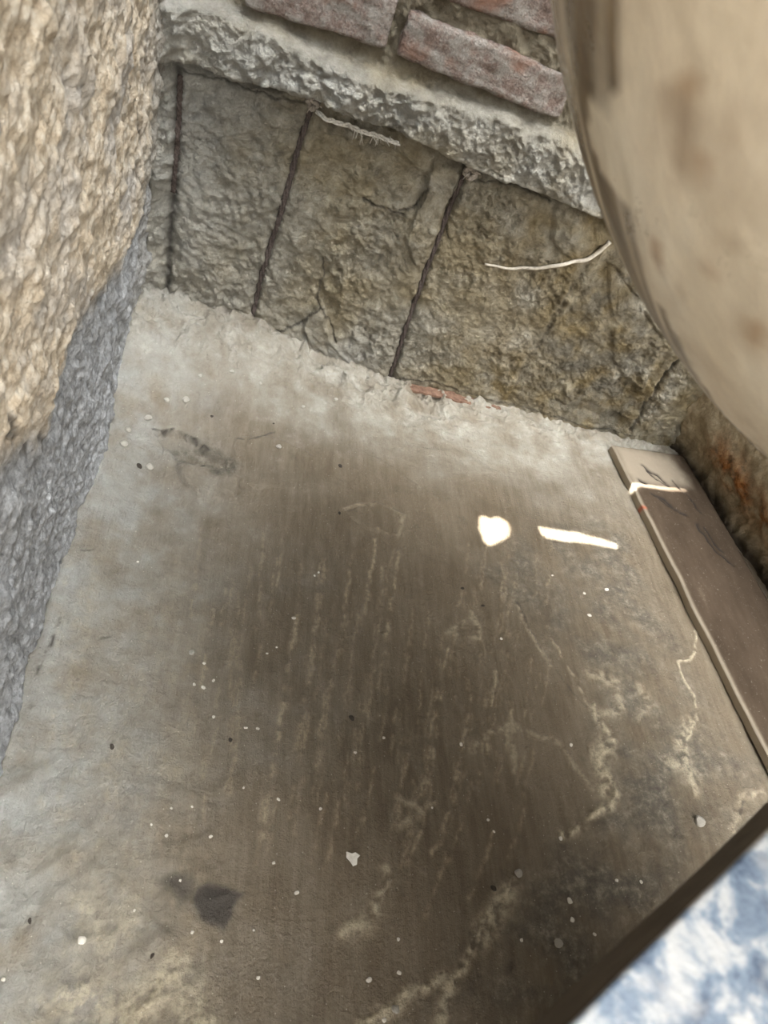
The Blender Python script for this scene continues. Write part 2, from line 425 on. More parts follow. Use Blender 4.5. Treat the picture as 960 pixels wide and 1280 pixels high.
A = FL.new(); FL.poly(A, fls([(640, 740), (700, 690), (790, 690), (900, 800), (950, 930), (880, 1060), (700, 1048), (766, 992), (745, 890), (690, 830)]), .008, 1., .012, 5); lift += A * .0014
A = FL.new(); FL.poly(A, fls([(640, 1098), (720, 1050), (900, 1050), (700, 1279), (548, 1279), (590, 1188)]), .008, 1., .012, 6); lift += A * .0014
for pp, w, a in [([(190, 537), (218, 535), (245, 548), (262, 563)], .004, .9), ([(285, 545), (300, 550), (330, 546), (342, 540)], .002, .7),
                 ([(225, 572), (245, 580), (275, 584)], .008, .7), ([(100, 688), (115, 688)], .002, .6), ([(125, 797), (138, 797)], .002, .6),
                 ([(470, 570), (500, 590), (530, 612), (560, 625)], .002, .35), ([(75, 775), (62, 810), (45, 840)], .0035, .9), ([(35, 870), (38, 885)], .004, .6),
                 ([(640, 742), (690, 832), (738, 890)], .0022, .5), ([(930, 1000), (925, 1015)], .004, .7), ([(641, 1205), (642, 1212)], .004, .8),
                 ([(700, 1060), (712, 1075)], .005, .5)]:
    FL.line(crack, fls(pp), w * .8, a, max(w * 1.6, .005), 61)
crack *= np.clip(.3 + 2.2 * (fbm(X, Y, .012, 4, 62) + .22), 0, 1)
z = low(X, Y) + .0035 * fbm(X, Y, .18, 3, 41) + lift + pale * .0022 + lime * .003
rub = np.clip(ss(1.18, 1.36, Y) * (1 - ss(.30, .75, X)) + .5 * ss(1.24, 1.36, Y), 0, 1)
z += rub * (.020 * fbm(X, Y, .022, 4, 48) * .4 + .018 * fbm(X, Y, .07, 5, 43) + .020 * np.clip(ridge(X, Y, .05, 4, 44) - .5, 0, 1))
z += rough * .0035 * fbm(X, Y, .02, 4, 45)
z += .0012 * fbm(X, Y, .02, 4, 46) * (1 - gloss * .7)
lb = np.clip((1 - ss(.05, .22, X)) * (1 - ss(.30, .55, Y)), 0, 1)
z += lb * .006 * fbm(X, Y, .035, 4, 47)
out = ((X < -.25) | (X > 1.34) | (Y < .02) | (Y > 1.5)); z[out] = low(X, Y)[out] * 0
Zf = z
floor = slab_grid('floor', np.stack([X, Y, z], -1), (0, 0, -.15), M_FLOOR,
                  dict(pale=pale, lime=lime, crack=crack, wet=wet, rough=rough, gloss=gloss, dust_sheen=dust_sheen, skylight_tint=skylight_tint))
tag(floor, 'bare muddy brown cement floor with pale streaks, dusty areas and painted sheen', 'floor', kind='structure')
def zf(x, y): return FL.sample(Zf, x, y)

# ------------------------------------------------------------------ back wall
wx = axis(-.42, -.26, 1.24, 1.50, .0026, .06); wz = axis(-.06, -.02, .86, 1.10, .0026, .06)
WL = Field(wx, wz)
X, Zz = WL.U, WL.V
def wb(p): h = hit(p, 1, YB); return (h[0], h[2])
def wbs(pp): return [wb(p) for p in pp]
low_line = np.array(wbs([(215, 72), (225, 74), (300, 98), (390, 123), (490, 160), (580, 206), (690, 244), (760, 276)]))
up_line = np.array(wbs([(215, -25), (330, 22), (420, 66), (500, 92), (560, 108), (640, 138), (720, 168)]))
zl = np.interp(X, low_line[:, 0], low_line[:, 1]); zu = np.interp(X, up_line[:, 0], up_line[:, 1])
zl = zl + .006 * fbm(X, Zz, .05, 3, 3); zu = zu + .010 * fbm(X, Zz, .05, 3, 4)
t = np.clip((Zz - zl) / np.maximum(zu - zl, .02), 0, 1)
led = np.where((Zz > zl) & (Zz < zu), np.sin(np.pi * t) ** .55, 0)
ledw = .036 * ss(0, 1, np.clip((Zz - zl) / .012, 0, 1)) * (1 - ss(-.015, .010, Zz - zu))
W = led * .012 + ledw
above = ss(-.01, .012, Zz - zu)
W += above * .004
cst = np.clip(.65 + 1.1 * fbm(X, Zz, .11, 3, 16) + .12, .40, 1.5); cst = np.maximum(cst, led)
W += (.010 + .008 * led) * fbm(X, Zz, .07, 5, 11) + .0105 * cst * fbm(X, Zz, .022, 5, 12) + .0058 * cst * fbm(X, Zz, .008, 3, 14) + above * .008 * fbm(X, Zz, .03, 4, 15) + .005 * np.clip(ridge(X, Zz, .03, 4, 13) - .4, 0, 1) * (.5 + led)
# panels
gx = {'a': [(225, 84), (222, 200), (212, 290), (210, 362)], 'b': [(390, 132), (372, 190), (350, 270), (328, 340), (315, 397)],
      'c': [(582, 214), (560, 270), (532, 340), (508, 410), (487, 475)], 'd': [(750, 306), (712, 365), (675, 430), (636, 500)], 'e': [(850, 448), (818, 492), (789, 538)]}
dark = WL.new(); groove = WL.new()
for k, (g, w, d, dk) in {'a': (0, .0085, .011, .75), 'b': (0, .007, .011, .55), 'c': (0, .0065, .011, .60), 'd': (0, .008, .006, .35), 'e': (0, .0055, .010, .75)}.items():
    A = WL.new(); WL.line(A, wbs(gx[k]), w, 1., .003, 21); W -= A * d; dark = np.maximum(dark, A ** 1.5 * dk)
A = WL.new(); WL.line(A, [tuple(p) for p in low_line], .006, 1., .004, 22); W -= A * .010 * np.clip(.6 + fbm(X, Zz, .08, 2, 9), 0, 1); dark = np.maximum(dark, A * .45 * np.clip(.5 + 1.2 * fbm(X, Zz, .06, 3, 8), 0, 1))
# plaster islands proud of / sunk in the panels
def isl(pp, h, soft=.006, wob=.010, seed=0):
    global W
    A = WL.new(); WL.poly(A, wbs(pp), soft, 1., wob, seed); W = W + A * h
isl([(540, 204), (566, 206), (574, 216), (545, 290), (520, 330), (508, 300), (522, 262), (534, 240)], .011, .003, .006, 1)
isl([(400, 165), (480, 180), (535, 220), (520, 262), (490, 255), (450, 250), (430, 262), (395, 240), (385, 200)], -.007, .004, .008, 2)
isl([(240, 100), (380, 140), (350, 250), (320, 345), (300, 310), (262, 230), (235, 190)], -.004, .006, .012, 3)
isl([(230, 270), (280, 300), (320, 380), (260, 390), (215, 360)], .006, .006, .012, 4)
isl([(590, 225), (700, 255), (750, 300), (700, 330), (640, 320), (600, 290)], .006, .006, .012, 5)
isl([(380, 400), (405, 370), (412, 420), (438, 450), (410, 452), (385, 440)], .014, .004, .006, 6)
isl([(330, 410), (375, 405), (385, 440), (350, 430)], .008, .004, .006, 7)
isl([(720, 230), (760, 300), (730, 330), (690, 300), (690, 260)], .010, .006, .012, 8)
isl([(760, 330), (830, 430), (800, 490), (770, 460)], .007, .006, .014, 9)
isl([(640, 490), (700, 400), (760, 320), (840, 440), (790, 535)], -.008, .005, .006, 10)
for k in range(70):
    px, py = random.uniform(230, 800), random.uniform(110, 500); s_ = random.uniform(6, 22)
    pp = [(px + s_ * math.cos(a) * random.uniform(.5, 1.2), py + s_ * .8 * math.sin(a) * random.uniform(.5, 1.2)) for a in np.linspace(0, 6.28, 7)[:-1]]
    isl(pp, random.choice([-1, 1, 1]) * random.uniform(.0015, .0045), .003, .006, 100 + k)
# gap along the foot of the wall on the right, with the render broken back under it
foot = [(494, 478), (560, 492), (620, 508), (700, 530), (770, 548), (850, 562)]
A = WL.new(); WL.line(A, wbs([(p[0], p[1] + 3) for p in foot]), .007, 1., .004, 31); W -= A * .014; dark = np.maximum(dark, A * .85)
A = WL.new(); WL.line(A, wbs([(500, 472), (540, 476), (575, 490), (640, 505), (730, 530), (790, 545)]), .002, 1., .004, 32); dark = np.maximum(dark, A * .7)
for pp in ([(404, 322), (404, 345), (396, 372), (412, 400), (420, 425)], [(345, 412), (378, 402), (400, 380)], [(500, 262), (522, 258), (536, 232)], [(560, 300), (556, 270), (572, 228)],
           [(455, 250), (485, 262), (505, 268)], [(225, 85), (300, 108), (380, 130)], [(585, 222), (640, 232), (690, 250)]):
    A = WL.new(); WL.line(A, wbs(pp), .0022, 1., .005, 33); dark = np.maximum(dark, A * .75); W -= A * .003
# corner roll against the left wall
cr = 1 - ss(-.17, -.11, X + .02 * fbm(X, Zz, .05, 4, 61))
W += cr * (.030 + .016 * fbm(X, Zz, .04, 4, 62) + .008 * fbm(X, Zz, .012, 3, 63))
# mortar and brick zone
mortar = above * ss(0, .02, Zz - zu)
chalk = np.clip(led * 1.1 * np.clip(.75 + .8 * fbm(X, Zz, .06, 4, 51), 0, 1), 0, 1) * .65
chalk = np.maximum(chalk, (1 - ss(-.16, .12, X + .12 * fbm(X, Zz, .1, 4, 52))) * .55)
chalk = np.maximum(chalk, (1 - ss(.0, .16, Zz + .05 * fbm(X, Zz, .06, 4, 57))) * .6 * (1 - ss(.25, .45, X)))
brown_tone = ss(.40, .70, X + .18 * fbm(X, Zz, .12, 4, 53)) * (1 - led) * (1 - above) * np.clip(.55 + 1.1 * fbm(X, Zz, .05, 4, 54), 0, 1)  # browner towards the right
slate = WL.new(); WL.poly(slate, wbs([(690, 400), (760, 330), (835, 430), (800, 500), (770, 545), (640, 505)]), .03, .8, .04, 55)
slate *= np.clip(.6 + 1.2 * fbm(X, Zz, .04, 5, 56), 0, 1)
W[:, 0] = 0
P = np.stack([X, YB - W, Zz], -1)
wall_back = slab_grid('wall_back', P, (0, .12, 0), M_WALL, dict(dark=dark, chalk=chalk, brown_tone=brown_tone, slate=slate, mortar=mortar), flip=True)
wall_back['kind'] = 'structure'; tag(wall_back, 'rough plastered back wall with a rounded ledge under red bricks', 'wall', kind='structure')
# winding check: front must face -Y
def face_check(o, direction):
    me = o.data; nrmv = me.polygons[len(me.polygons) // 2].normal
    if nrmv.dot(Vector(direction)) < 0: me.flip_normals()
face_check(wall_back, (0, -1, 0))
def ww(x, zz): return WL.sample(W, x, zz)

# bricks showing above the ledge
def rough_box(cx, cz, hx, hz, depth, tilt, seed, y0):
    """a worn brick: grid on five faces, corners rounded and eroded"""
    bm = bmesh.new()
    bmesh.ops.create_cube(bm, size=1)
    bmesh.ops.subdivide_edges(bm, edges=bm.edges[:], cuts=22, use_grid_fill=True)
    V = np.array([v.co[:] for v in bm.verts])
    r = .18
    Q = np.stack([V[:, 0] * 2, V[:, 1] * 2, V[:, 2] * 2], 1)
    S3 = np.array([hx, depth / 2, hz]); rad = .008
    Pw = Q * S3
    inner = np.clip(Pw, -(S3 - rad), S3 - rad)
    d = Pw - inner; L = np.linalg.norm(d, axis=1, keepdims=True); Lm = np.max(np.abs(d), axis=1, keepdims=True)
    Pw = inner + d / np.maximum(L, 1e-9) * np.minimum(Lm, rad)
    nz = .0045 * fbm(Pw[:, 0] + seed * 3.1 + Pw[:, 1], Pw[:, 2] + Pw[:, 1], .03, 4, seed) + .002 * fbm(Pw[:, 0] + Pw[:, 1] * 2, Pw[:, 2] - Pw[:, 1], .008, 3, seed + 4)
    nn = d / np.maximum(L, 1e-9); Pw = Pw + nn * nz[:, None] + np.where(L < 1e-6, 0, 0)
    ca, sa = math.cos(tilt), math.sin(tilt)
    x = Pw[:, 0] * ca - Pw[:, 2] * sa + cx; zz = Pw[:, 0] * sa + Pw[:, 2] * ca + cz
    out = np.stack([x, Pw[:, 1] + y0, zz], 1)
    Fc = [tuple(v.index for v in f.verts) for f in bm.faces]; bm.free()
    return [tuple(v) for v in out], Fc
parts = []
def brick(p_tl, p_tr, p_br, p_bl, seed, proud=.022):
    c = [np.array(wb(p)) for p in (p_tl, p_tr, p_br, p_bl)]
    cc = sum(c) / 4; hx = (np.linalg.norm(c[1] - c[0]) + np.linalg.norm(c[2] - c[3])) / 4; hz = (np.linalg.norm(c[0] - c[3]) + np.linalg.norm(c[1] - c[2])) / 4
    d = c[1] - c[0]
    parts.append(rough_box(cc[0], cc[1], hx, hz, .10, math.atan2(d[1], d[0]), seed, YB - proud + .05))
brick((508, 8), (712, 92), (702, 146), (498, 66), 1, .026)
brick((318, -66), (494, -8), (486, 56), (306, 8), 2, .022)
brick((520, -80), (735, 2), (728, 50), (560, -10), 3, .012)
brick((110, -140), (300, -74), (292, -10), (96, -72), 4, .012)
V, Fc = join(parts)
bw = mesh_from('brickwork', V, Fc, M_BRICK, wall_back); bw['label'] = 'worn reddish bricks bedded in the wall above the plaster ledge'

# ------------------------------------------------------------------ left wall
XL = -.165
ly = axis(-2.2, .05, 1.46, 1.47, .0032, .12); lz = axis(-.06, -.03, .92, 1.0, .0032, .04)
LW = Field(ly, lz)
Yy, Zz = LW.U, LW.V
def lw(p): h = hit(p, 0, XL); return (h[1], h[2])
def lws(pp): return [lw(p) for p in pp]
D = .012 * fbm(Yy, Zz, .30, 3, 71) + .007 * fbm(Yy, Zz, .06, 5, 72) + .008 * fbm(Yy, Zz, .018, 5, 73) + .004 * np.clip(ridge(Yy, Zz, .03, 4, 74) - .4, 0, 1)
D += .010 * ss(.9, 1.2, Yy) * (1 - ss(1.28, 1.40, Yy)) * 0 + .006 * ss(.1, .0, Zz)
blue = LW.new()
LW.poly(blue, lws([(-30, 590), (5, 580), (30, 566), (64, 556), (84, 450), (100, 400), (150, 330), (188, 210), (240, 250), (230, 420), (150, 620), (60, 900), (-60, 1100), (-300, 1100), (-300, 700)]), .03, 1., .03, 81)
D -= blue * .006
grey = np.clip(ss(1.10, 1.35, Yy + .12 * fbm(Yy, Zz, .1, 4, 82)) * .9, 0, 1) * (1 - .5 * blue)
D += ss(1.25, 1.37, Yy) * (.010 * fbm(Yy, Zz, .045, 4, 84) + .008)
dk = LW.new()
for pp, w, a in [([(14, 520), (20, 545), (24, 552)], .004, .9), ([(44, 548), (46, 560)], .004, .7), ([(60, 545), (64, 556)], .004, .7), ([(170, 140), (172, 165)], .003, .85),
                 ([(188, 135), (187, 195)], .003, .85), ([(207, 0), (204, 50)], .003, .8), ([(196, 70), (198, 100)], .004, .7), ([(166, 205), (168, 235)], .0025, .6), ([(192, 90), (190, 130)], .003, .6),
                 ([(108, 340), (100, 362)], .003, .5), ([(116, 375), (117, 395)], .003, .6), ([(168, 240), (166, 275)], .0025, .6)]:
    A = LW.new(); LW.line(A, lws(pp), w, 1., .003, 83); dk = np.maximum(dk, A * a); D -= A * .004
P = np.stack([XL + D, Yy, Zz], -1)
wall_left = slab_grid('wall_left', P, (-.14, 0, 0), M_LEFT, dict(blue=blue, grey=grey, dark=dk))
face_check(wall_left, (1, 0, 0))
tag(wall_left, 'roughcast left wall, cream above and worn grey blue below', 'wall', kind='structure')

# ------------------------------------------------------------------ right wall (a low plinth wall, slightly skewed)
ry = axis(-.60, .35, 1.375, 1.376, .004, .08); rz = axis(-.06, -.03, .34, .42, .004, .04)
RW = Field(ry, rz)
Yy, Zz = RW.U, RW.V
def rwx(y): return 1.130 + (1.371 - y) * .215
D = .008 * fbm(Yy, Zz, .10, 4, 91) + .005 * fbm(Yy, Zz, .03, 5, 92)
er = (1 - ss(.045, .135, Zz + .030 * fbm(Yy, Zz, .06, 4, 93)))
D += -.030 * er + .010 * np.clip(ridge(Yy, Zz, .05, 4, 94) - .3, 0, 1) * er
rust = np.exp(-((Zz - .105 - .018 * fbm(Yy, Zz, .08, 3, 95)) / .040) ** 2) * ss(1.34, 1.18, Yy) * np.clip(.65 + 1.2 * fbm(Yy, Zz, .03, 4, 96), 0, 1)
dk = (1 - ss(.010, .060, Zz + .012 * fbm(Yy, Zz, .04, 3, 97))) * .9  # foot darkened: deep shade of the gap by the plank, as colour
P = np.stack([rwx(Yy) - D, Yy, Zz], -1)
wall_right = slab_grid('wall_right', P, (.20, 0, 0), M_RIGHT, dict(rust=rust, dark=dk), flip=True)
face_check(wall_right, (-1, 0, 0))
tag(wall_right, 'low tan right wall with rusty crumbling foot', 'wall', kind='structure')

# ------------------------------------------------------------------ cords in the plaster joints
def wpt(x, zz, off): return Vector((x, YB - ww(x, zz) - off, zz))
def make_cord(pix, r, label, knot_pix=None, knot_r=.010, hair=26, seed=0, thick=1.):
    rnd = random.Random(seed)
    line = resample(np.array(wbs(pix)), 90)
    root = bpy.data.objects.new('cord', None); COL.objects.link(root)
    base = wpt(line[-1][0], line[-1][1], 0); root.location = base
    tag(root, label, 'cord', 'dark cords in the wall joints')
    prt = []
    ctr = [wpt(x, zz, r * .55) for x, zz in line]
    for k in range(14):                      # smooth the core
        ctr = [ctr[0]] + [(ctr[i - 1] + ctr[i] * 2 + ctr[i + 1]) / 4 for i in range(1, len(ctr) - 1)] + [ctr[-1]]
    for s_ in range(3):
        pts = []; rr = []
        for i, p in enumerate(ctr):
            a = i * .42 + s_ * 2.094; q = r * .5
            pts.append(p + Vector((math.cos(a) * q, math.sin(a) * q * .7, 0)) - base); rr.append(r * .62 * (1 + .18 * math.sin(i * 1.7 + s_)))
        prt.append(tube(pts, rr, 7))
    V, Fc = join(prt); mesh_from('strand', V, Fc, M_CORD, root)
    hs = []
    for k in range(hair):
        i = rnd.randrange(2, len(ctr) - 2); p = ctr[i] - base
        d = Vector((rnd.uniform(-1, 1), rnd.uniform(-.9, -.1), rnd.uniform(-1, .6))).normalized() * rnd.uniform(.006, .016)
        hs.append(tube([p, p + d * .5 + Vector((0, 0, rnd.uniform(-.002, .002))), p + d + Vector((0, 0, -.002))], [.0007, .0005, .0003], 4))
    V, Fc = join(hs); mesh_from('loose_fibre', V, Fc, M_CORD, root)['kind'] = 'stuff'
    if knot_pix:
        kx, kz = wb(knot_pix); c0 = wpt(kx, kz, knot_r * .5 + .010) - base
        prt = []
        for k in range(4):
            a = Vector((rnd.gauss(0, 1), rnd.gauss(0, 1) * .6, rnd.gauss(0, 1))).normalized(); b = a.cross(Vector((.3, 1, .2))).normalized()
            pts = [c0 + (a * math.cos(t) + b * math.sin(t)) * knot_r * (.7 + .25 * math.sin(3 * t + k)) + Vector((rnd.uniform(-.001, .001),) * 3) for t in np.linspace(0, 5.6, 22)]
            prt.append(tube(pts, .0034, 7))
        for k in range(7):
            d = Vector((rnd.uniform(-.5, 1), rnd.uniform(-.5, 0), rnd.uniform(-.3, .7))).normalized() * rnd.uniform(.012, .026)
            prt.append(tube([c0, c0 + d * .5 + Vector((0, 0, .003)), c0 + d], [.0016, .0012, .0005], 5))
        V, Fc = join(prt); kn = mesh_from('knot', V, Fc, M_KNOT, root); kn['label'] = 'frayed greyish knot at the top of the cord'
    return root
make_cord(gx['b'], .0052, 'dark twisted cord in the wall joint where the white frayed twine begins', (391, 131), .011, 30, 1)
make_cord(gx['c'], .0050, 'long dark twisted cord in the wall joint ending at the reddish tile strip', (587, 213), .013, 30, 2)
make_cord([(226, 92), (224, 150), (220, 200), (216, 240)], .0050, 'short dark cord in the wall corner beside the cream left wall', None, .01, 16, 3)

# white twine under the ledge
def strandset(name, pix, r, mat, label, cat, n, seed, off, twist=.5, fr=0):
    rnd = random.Random(seed); line = resample(np.array(wbs(pix)), 60)
    ctr = [wpt(x, zz, off) for x, zz in line]
    for k in range(6): ctr = [ctr[0]] + [(ctr[i - 1] + ctr[i] * 2 + ctr[i + 1]) / 4 for i in range(1, len(ctr) - 1)] + [ctr[-1]]
    prt = []
    for s_ in range(n):
        pts = [p + Vector((math.cos(i * twist + s_ * 6.283 / n), math.sin(i * twist + s_ * 6.283 / n) * .6, math.sin(i * twist + s_ * 2.1))) * (r * .8 if n > 1 else 0) for i, p in enumerate(ctr)]
        prt.append(tube(pts, [r * (1 - .55 * i / 59) if n == 1 else r * .8 for i in range(60)], 7))
    for k in range(fr):
        i = rnd.randrange(20, 59); p = ctr[i]
        d = Vector((rnd.uniform(-.2, 1), rnd.uniform(-.5, -.1), rnd.uniform(-.7, .5))).normalized() * rnd.uniform(.008, .02)
        prt.append(tube([p, p + d * .5, p + d + Vector((0, 0, -.002))], [.0009, .0007, .0003], 4))
    V, Fc = join(prt); o = mesh_from(name, V, Fc, mat); return tag(o, label, cat)
strandset('twine', [(396, 136), (425, 148), (455, 161), (498, 174)], .0026, M_TWINE, 'white frayed twine stretched under the plaster ledge from a cord knot', 'twine', 3, 5, .018, .35, 22)
strandset('root', [(760, 298), (748, 312), (735, 321), (700, 326), (668, 334), (640, 336), (606, 329)], .005, M_ROOT, 'thin pale curved root lying across the wall beside the round vessel', 'root', 1, 6, .006)

# reddish tile strip at the foot of the wall
pp = np.array([hit(p, 1, YB - .012) for p in [(500, 482), (545, 492), (590, 503), (635, 514)]])
bm = bmesh.new(); rows = []
line = resample(pp, 40)
rnd = random.Random(8)
for i, p in enumerate(line):
    h = .008 * (1 - .45 * i / 39) + rnd.uniform(-.001, .001); dpt = .010 + rnd.uniform(-.0015, .0015)
    rows.append([(p[0], p[1] - dpt, p[2] - h * .5), (p[0], p[1] - dpt, p[2] + h * .35), (p[0], p[1] - dpt * .6, p[2] + h * .6), (p[0], p[1] + .02, p[2] + h * .6), (p[0], p[1] + .02, p[2] - h * .6)])
V = [v for r_ in rows for v in r_]; Fc = []
for i in range(39):
    for k in range(5): Fc.append((i * 5 + k, i * 5 + (k + 1) % 5, (i + 1) * 5 + (k + 1) % 5, (i + 1) * 5 + k))
Fc += [(4, 3, 2, 1, 0), tuple(39 * 5 + k for k in range(5))]
o = mesh_from('tile_strip', V, Fc, M_TILE, smooth=False); tag(o, 'reddish broken tile strip wedged in the crack at the foot of the back wall', 'tile')
bm.free()

# ------------------------------------------------------------------ stone plank by the right wall
HT = .022
cor = [hit(p, 2, HT)[:2] for p in [(765, 555), (838, 572)]]
A0 = hit((765, 556), 2, HT)[:2]; A1 = hit((950, 922), 2, HT)[:2]
dl = nrm(A1 - A0); wv = np.array([-dl[1], dl[0]]);
if wv[0] < 0: wv = -wv
PW = .212; PL = 1.30
nu, nv = 330, 70
u = np.linspace(0, PL, nu); v = np.linspace(0, PW, nv)
U, Vv = np.meshgrid(u, v, indexing='ij')
PF = Field(u, v)
def pk(p):
    h = hit(p, 2, HT)[:2] - A0; return (h.dot(dl), h.dot(wv))
def pks(pp): return [pk(p) for p in pp]
ck = PF.new(); pl = PF.new(); red = PF.new()
for pp, w in [([(803, 582), (812, 590), (822, 594), (832, 602)], .0034), ([(808, 588), (820, 600), (836, 606)], .0022), ([(815, 617), (832, 625), (848, 640), (858, 643)], .0032),
              ([(822, 622), (838, 634), (850, 638)], .0022), ([(872, 655), (882, 672), (898, 690), (915, 705)], .0028), ([(880, 660), (896, 682), (905, 690)], .002), ([(840, 600), (862, 622), (876, 640)], .0020), ([(800, 600), (806, 603)], .003)]:
    PF.line(ck, pks(pp), w * 1.4, 1., .006, 15)
PF.poly(pl, pks([(765, 556), (838, 570), (862, 606), (790, 606)]), .02, .6, .01, 16)  # far end painted lighter than the shaded near end
pl = np.maximum(pl, 1.0 * np.exp(-(Vv / .005) ** 2))  # lit left face of the plank painted pale
PF.line(red, pks([(800, 630), (806, 634)]), .004, .9)
ck *= np.clip(.6 + 1.6 * (fbm(U, Vv, .02, 4, 17) + .3), 0, 1)
edge = .004 * np.clip(1 - Vv / .006, 0, 1) ** 2 + .003 * np.clip(1 - U / .006, 0, 1) ** 2
Zp = HT + .0012 * fbm(U, Vv, .09, 4, 18) + .0005 * fbm(U, Vv, .012, 3, 19) - ck * .004 - edge
wobx = .0035 * fbm(U, Vv * 0, .08, 4, 20) * np.clip(1 - Vv / .03, 0, 1)
P = np.stack([A0[0] + dl[0] * U + wv[0] * (Vv + wobx), A0[1] + dl[1] * U + wv[1] * (Vv + wobx), Zp], -1)
plank = slab_grid('stone_plank', P, (0, 0, -HT + .003), M_PLANK, dict(crack=ck, pale=pl, red=red), flip=False)
face_check(plank, (0, 0, 1))
tag(plank, 'long brown stone plank lying on the floor along the right wall', 'plank')

# ------------------------------------------------------------------ round vessel, upper right
TC = np.array([.502, .416, 1.228]); TA, TB = .457, .500
nth, nph = 200, 150
th = np.linspace(0, 2 * np.pi, nth, endpoint=False); ph = np.linspace(-np.pi / 2 + .004, np.pi / 2 * .62, nph)
TH, PH = np.meshgrid(th, ph, indexing='ij')
def tank_hit(p):
    r = ray(p); s_ = np.array([1 / TA, 1 / TA, 1 / TB]); o_ = (CAM - TC) * s_; d_ = r * s_
    a = d_.dot(d_); b = 2 * o_.dot(d_); c_ = o_.dot(o_) - 1; q = b * b - 4 * a * c_
    if q < 0: q = 0
    t_ = (-b - math.sqrt(q)) / (2 * a); h = CAM + t_ * r - TC
    return math.atan2(h[1], h[0]) % (2 * np.pi), math.asin(max(-1, min(1, h[2] / TB)))
TFd = Field(th, ph)
dirt = TFd.new(); rs = TFd.new()
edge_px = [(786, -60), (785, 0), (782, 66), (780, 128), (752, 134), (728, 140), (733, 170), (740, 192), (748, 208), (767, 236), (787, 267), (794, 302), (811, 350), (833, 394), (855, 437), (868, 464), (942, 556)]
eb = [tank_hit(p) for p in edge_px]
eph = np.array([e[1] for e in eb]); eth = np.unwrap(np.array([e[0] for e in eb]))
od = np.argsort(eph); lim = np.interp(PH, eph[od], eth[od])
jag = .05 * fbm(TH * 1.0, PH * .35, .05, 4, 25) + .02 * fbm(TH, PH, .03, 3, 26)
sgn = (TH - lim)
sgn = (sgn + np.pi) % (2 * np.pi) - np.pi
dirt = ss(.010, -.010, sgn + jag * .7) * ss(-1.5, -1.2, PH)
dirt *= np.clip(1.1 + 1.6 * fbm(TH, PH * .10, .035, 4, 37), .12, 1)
for (a, b, w) in [((878, 205), (878, 218), .014), ((820, 310), (822, 330), .010), ((880, 310), (880, 330), .006), ((868, 110), (872, 140), .012), ((945, 415), (950, 440), .012)]:
    TFd.line(rs, [tank_hit(a), tank_hit(b)], w, .6, .012, 27)
drip = np.clip((fbm(TH, PH * .22, .045, 4, 35) - .22) * 3.0, 0, 1) * ss(-.9, -.3, PH + .5 * fbm(TH, PH, .15, 3, 36)) * .8
def stain(pp, amp, seed):
    A = TFd.new(); TFd.poly(A, [tank_hit(p) for p in pp], .012, amp, .035, seed); return A * np.clip(.7 + 1.2 * fbm(TH, PH * .3, .04, 4, seed), .1, 1)
for k_, (pp, am) in enumerate([([(822, 95), (862, 90), (864, 150), (858, 205), (836, 200), (824, 150)], .8), ([(884, 140), (920, 120), (932, 200), (925, 240), (900, 225), (888, 180)], .7),
        ([(850, 0), (868, 0), (866, 70), (854, 60)], .6), ([(812, 20), (824, 0), (830, 70), (818, 90)], .35), ([(930, 20), (950, 10), (950, 110), (936, 90)], .5), ([(818, 300), (823, 298), (824, 330), (819, 325)], 1.),
        ([(905, 290), (918, 285), (918, 312), (908, 310)], .5), ([(938, 400), (960, 395), (960, 440), (944, 432)], .6), ([(876, 230), (884, 230), (884, 330), (878, 320)], .4), ([(838, 370), (850, 366), (852, 400), (842, 396)], .5)]):
    drip = np.maximum(drip, stain(pp, am, 200 + k_))
rr = 1 + .003 * fbm(TH * .3, PH * .3, .08, 3, 28) + .0 * TH
P = np.stack([TC[0] + TA * rr * np.cos(PH) * np.cos(TH), TC[1] + TA * rr * np.cos(PH) * np.sin(TH), TC[2] + TB * rr * np.sin(PH)], -1)
idx = np.arange(nth * nph).reshape(nth, nph); Fc = []
for i in range(nth):
    j = (i + 1) % nth
    for k in range(nph - 1): Fc.append((idx[i, k], idx[j, k], idx[j, k + 1], idx[i, k + 1]))
Fc.append(tuple(int(q) for q in idx[::-1, 0]))
Fc = [tuple(int(q) for q in f_) for f_ in Fc]
vessel = bpy.data.objects.new('round_vessel', None); COL.objects.link(vessel); vessel.location = (TC[0], TC[1], TC[2] - TB)
tag(vessel, 'big round cream vessel with brown dirt and rust stains at upper right', 'vessel')
off = np.array([TC[0], TC[1], TC[2] - TB])
mesh_from('body', P.reshape(-1, 3) - off, Fc, M_TANK, vessel, attrs=dict(dirt=dirt.ravel(), rust=rs.ravel(), drip=drip.ravel()))
# thick rolled rim round its mouth (above the frame)
zr = TC[2] + TB * math.sin(ph[-1]) - off[2]; rrm = TA * math.cos(ph[-1])
V = []; Fc = []
for i in range(96):
    a = 2 * math.pi * i / 96
    for k in range(12):
        b = 2 * math.pi * k / 12; V.append(((rrm + .014 * math.cos(b)) * math.cos(a), (rrm + .014 * math.cos(b)) * math.sin(a), zr + .014 * math.sin(b)))
for i in range(96):
    for k in range(12): Fc.append((i * 12 + k, ((i + 1) % 96) * 12 + k, ((i + 1) % 96) * 12 + (k + 1) % 12, i * 12 + (k + 1) % 12))
mesh_from('rim', V, Fc, M_TANK, vessel)

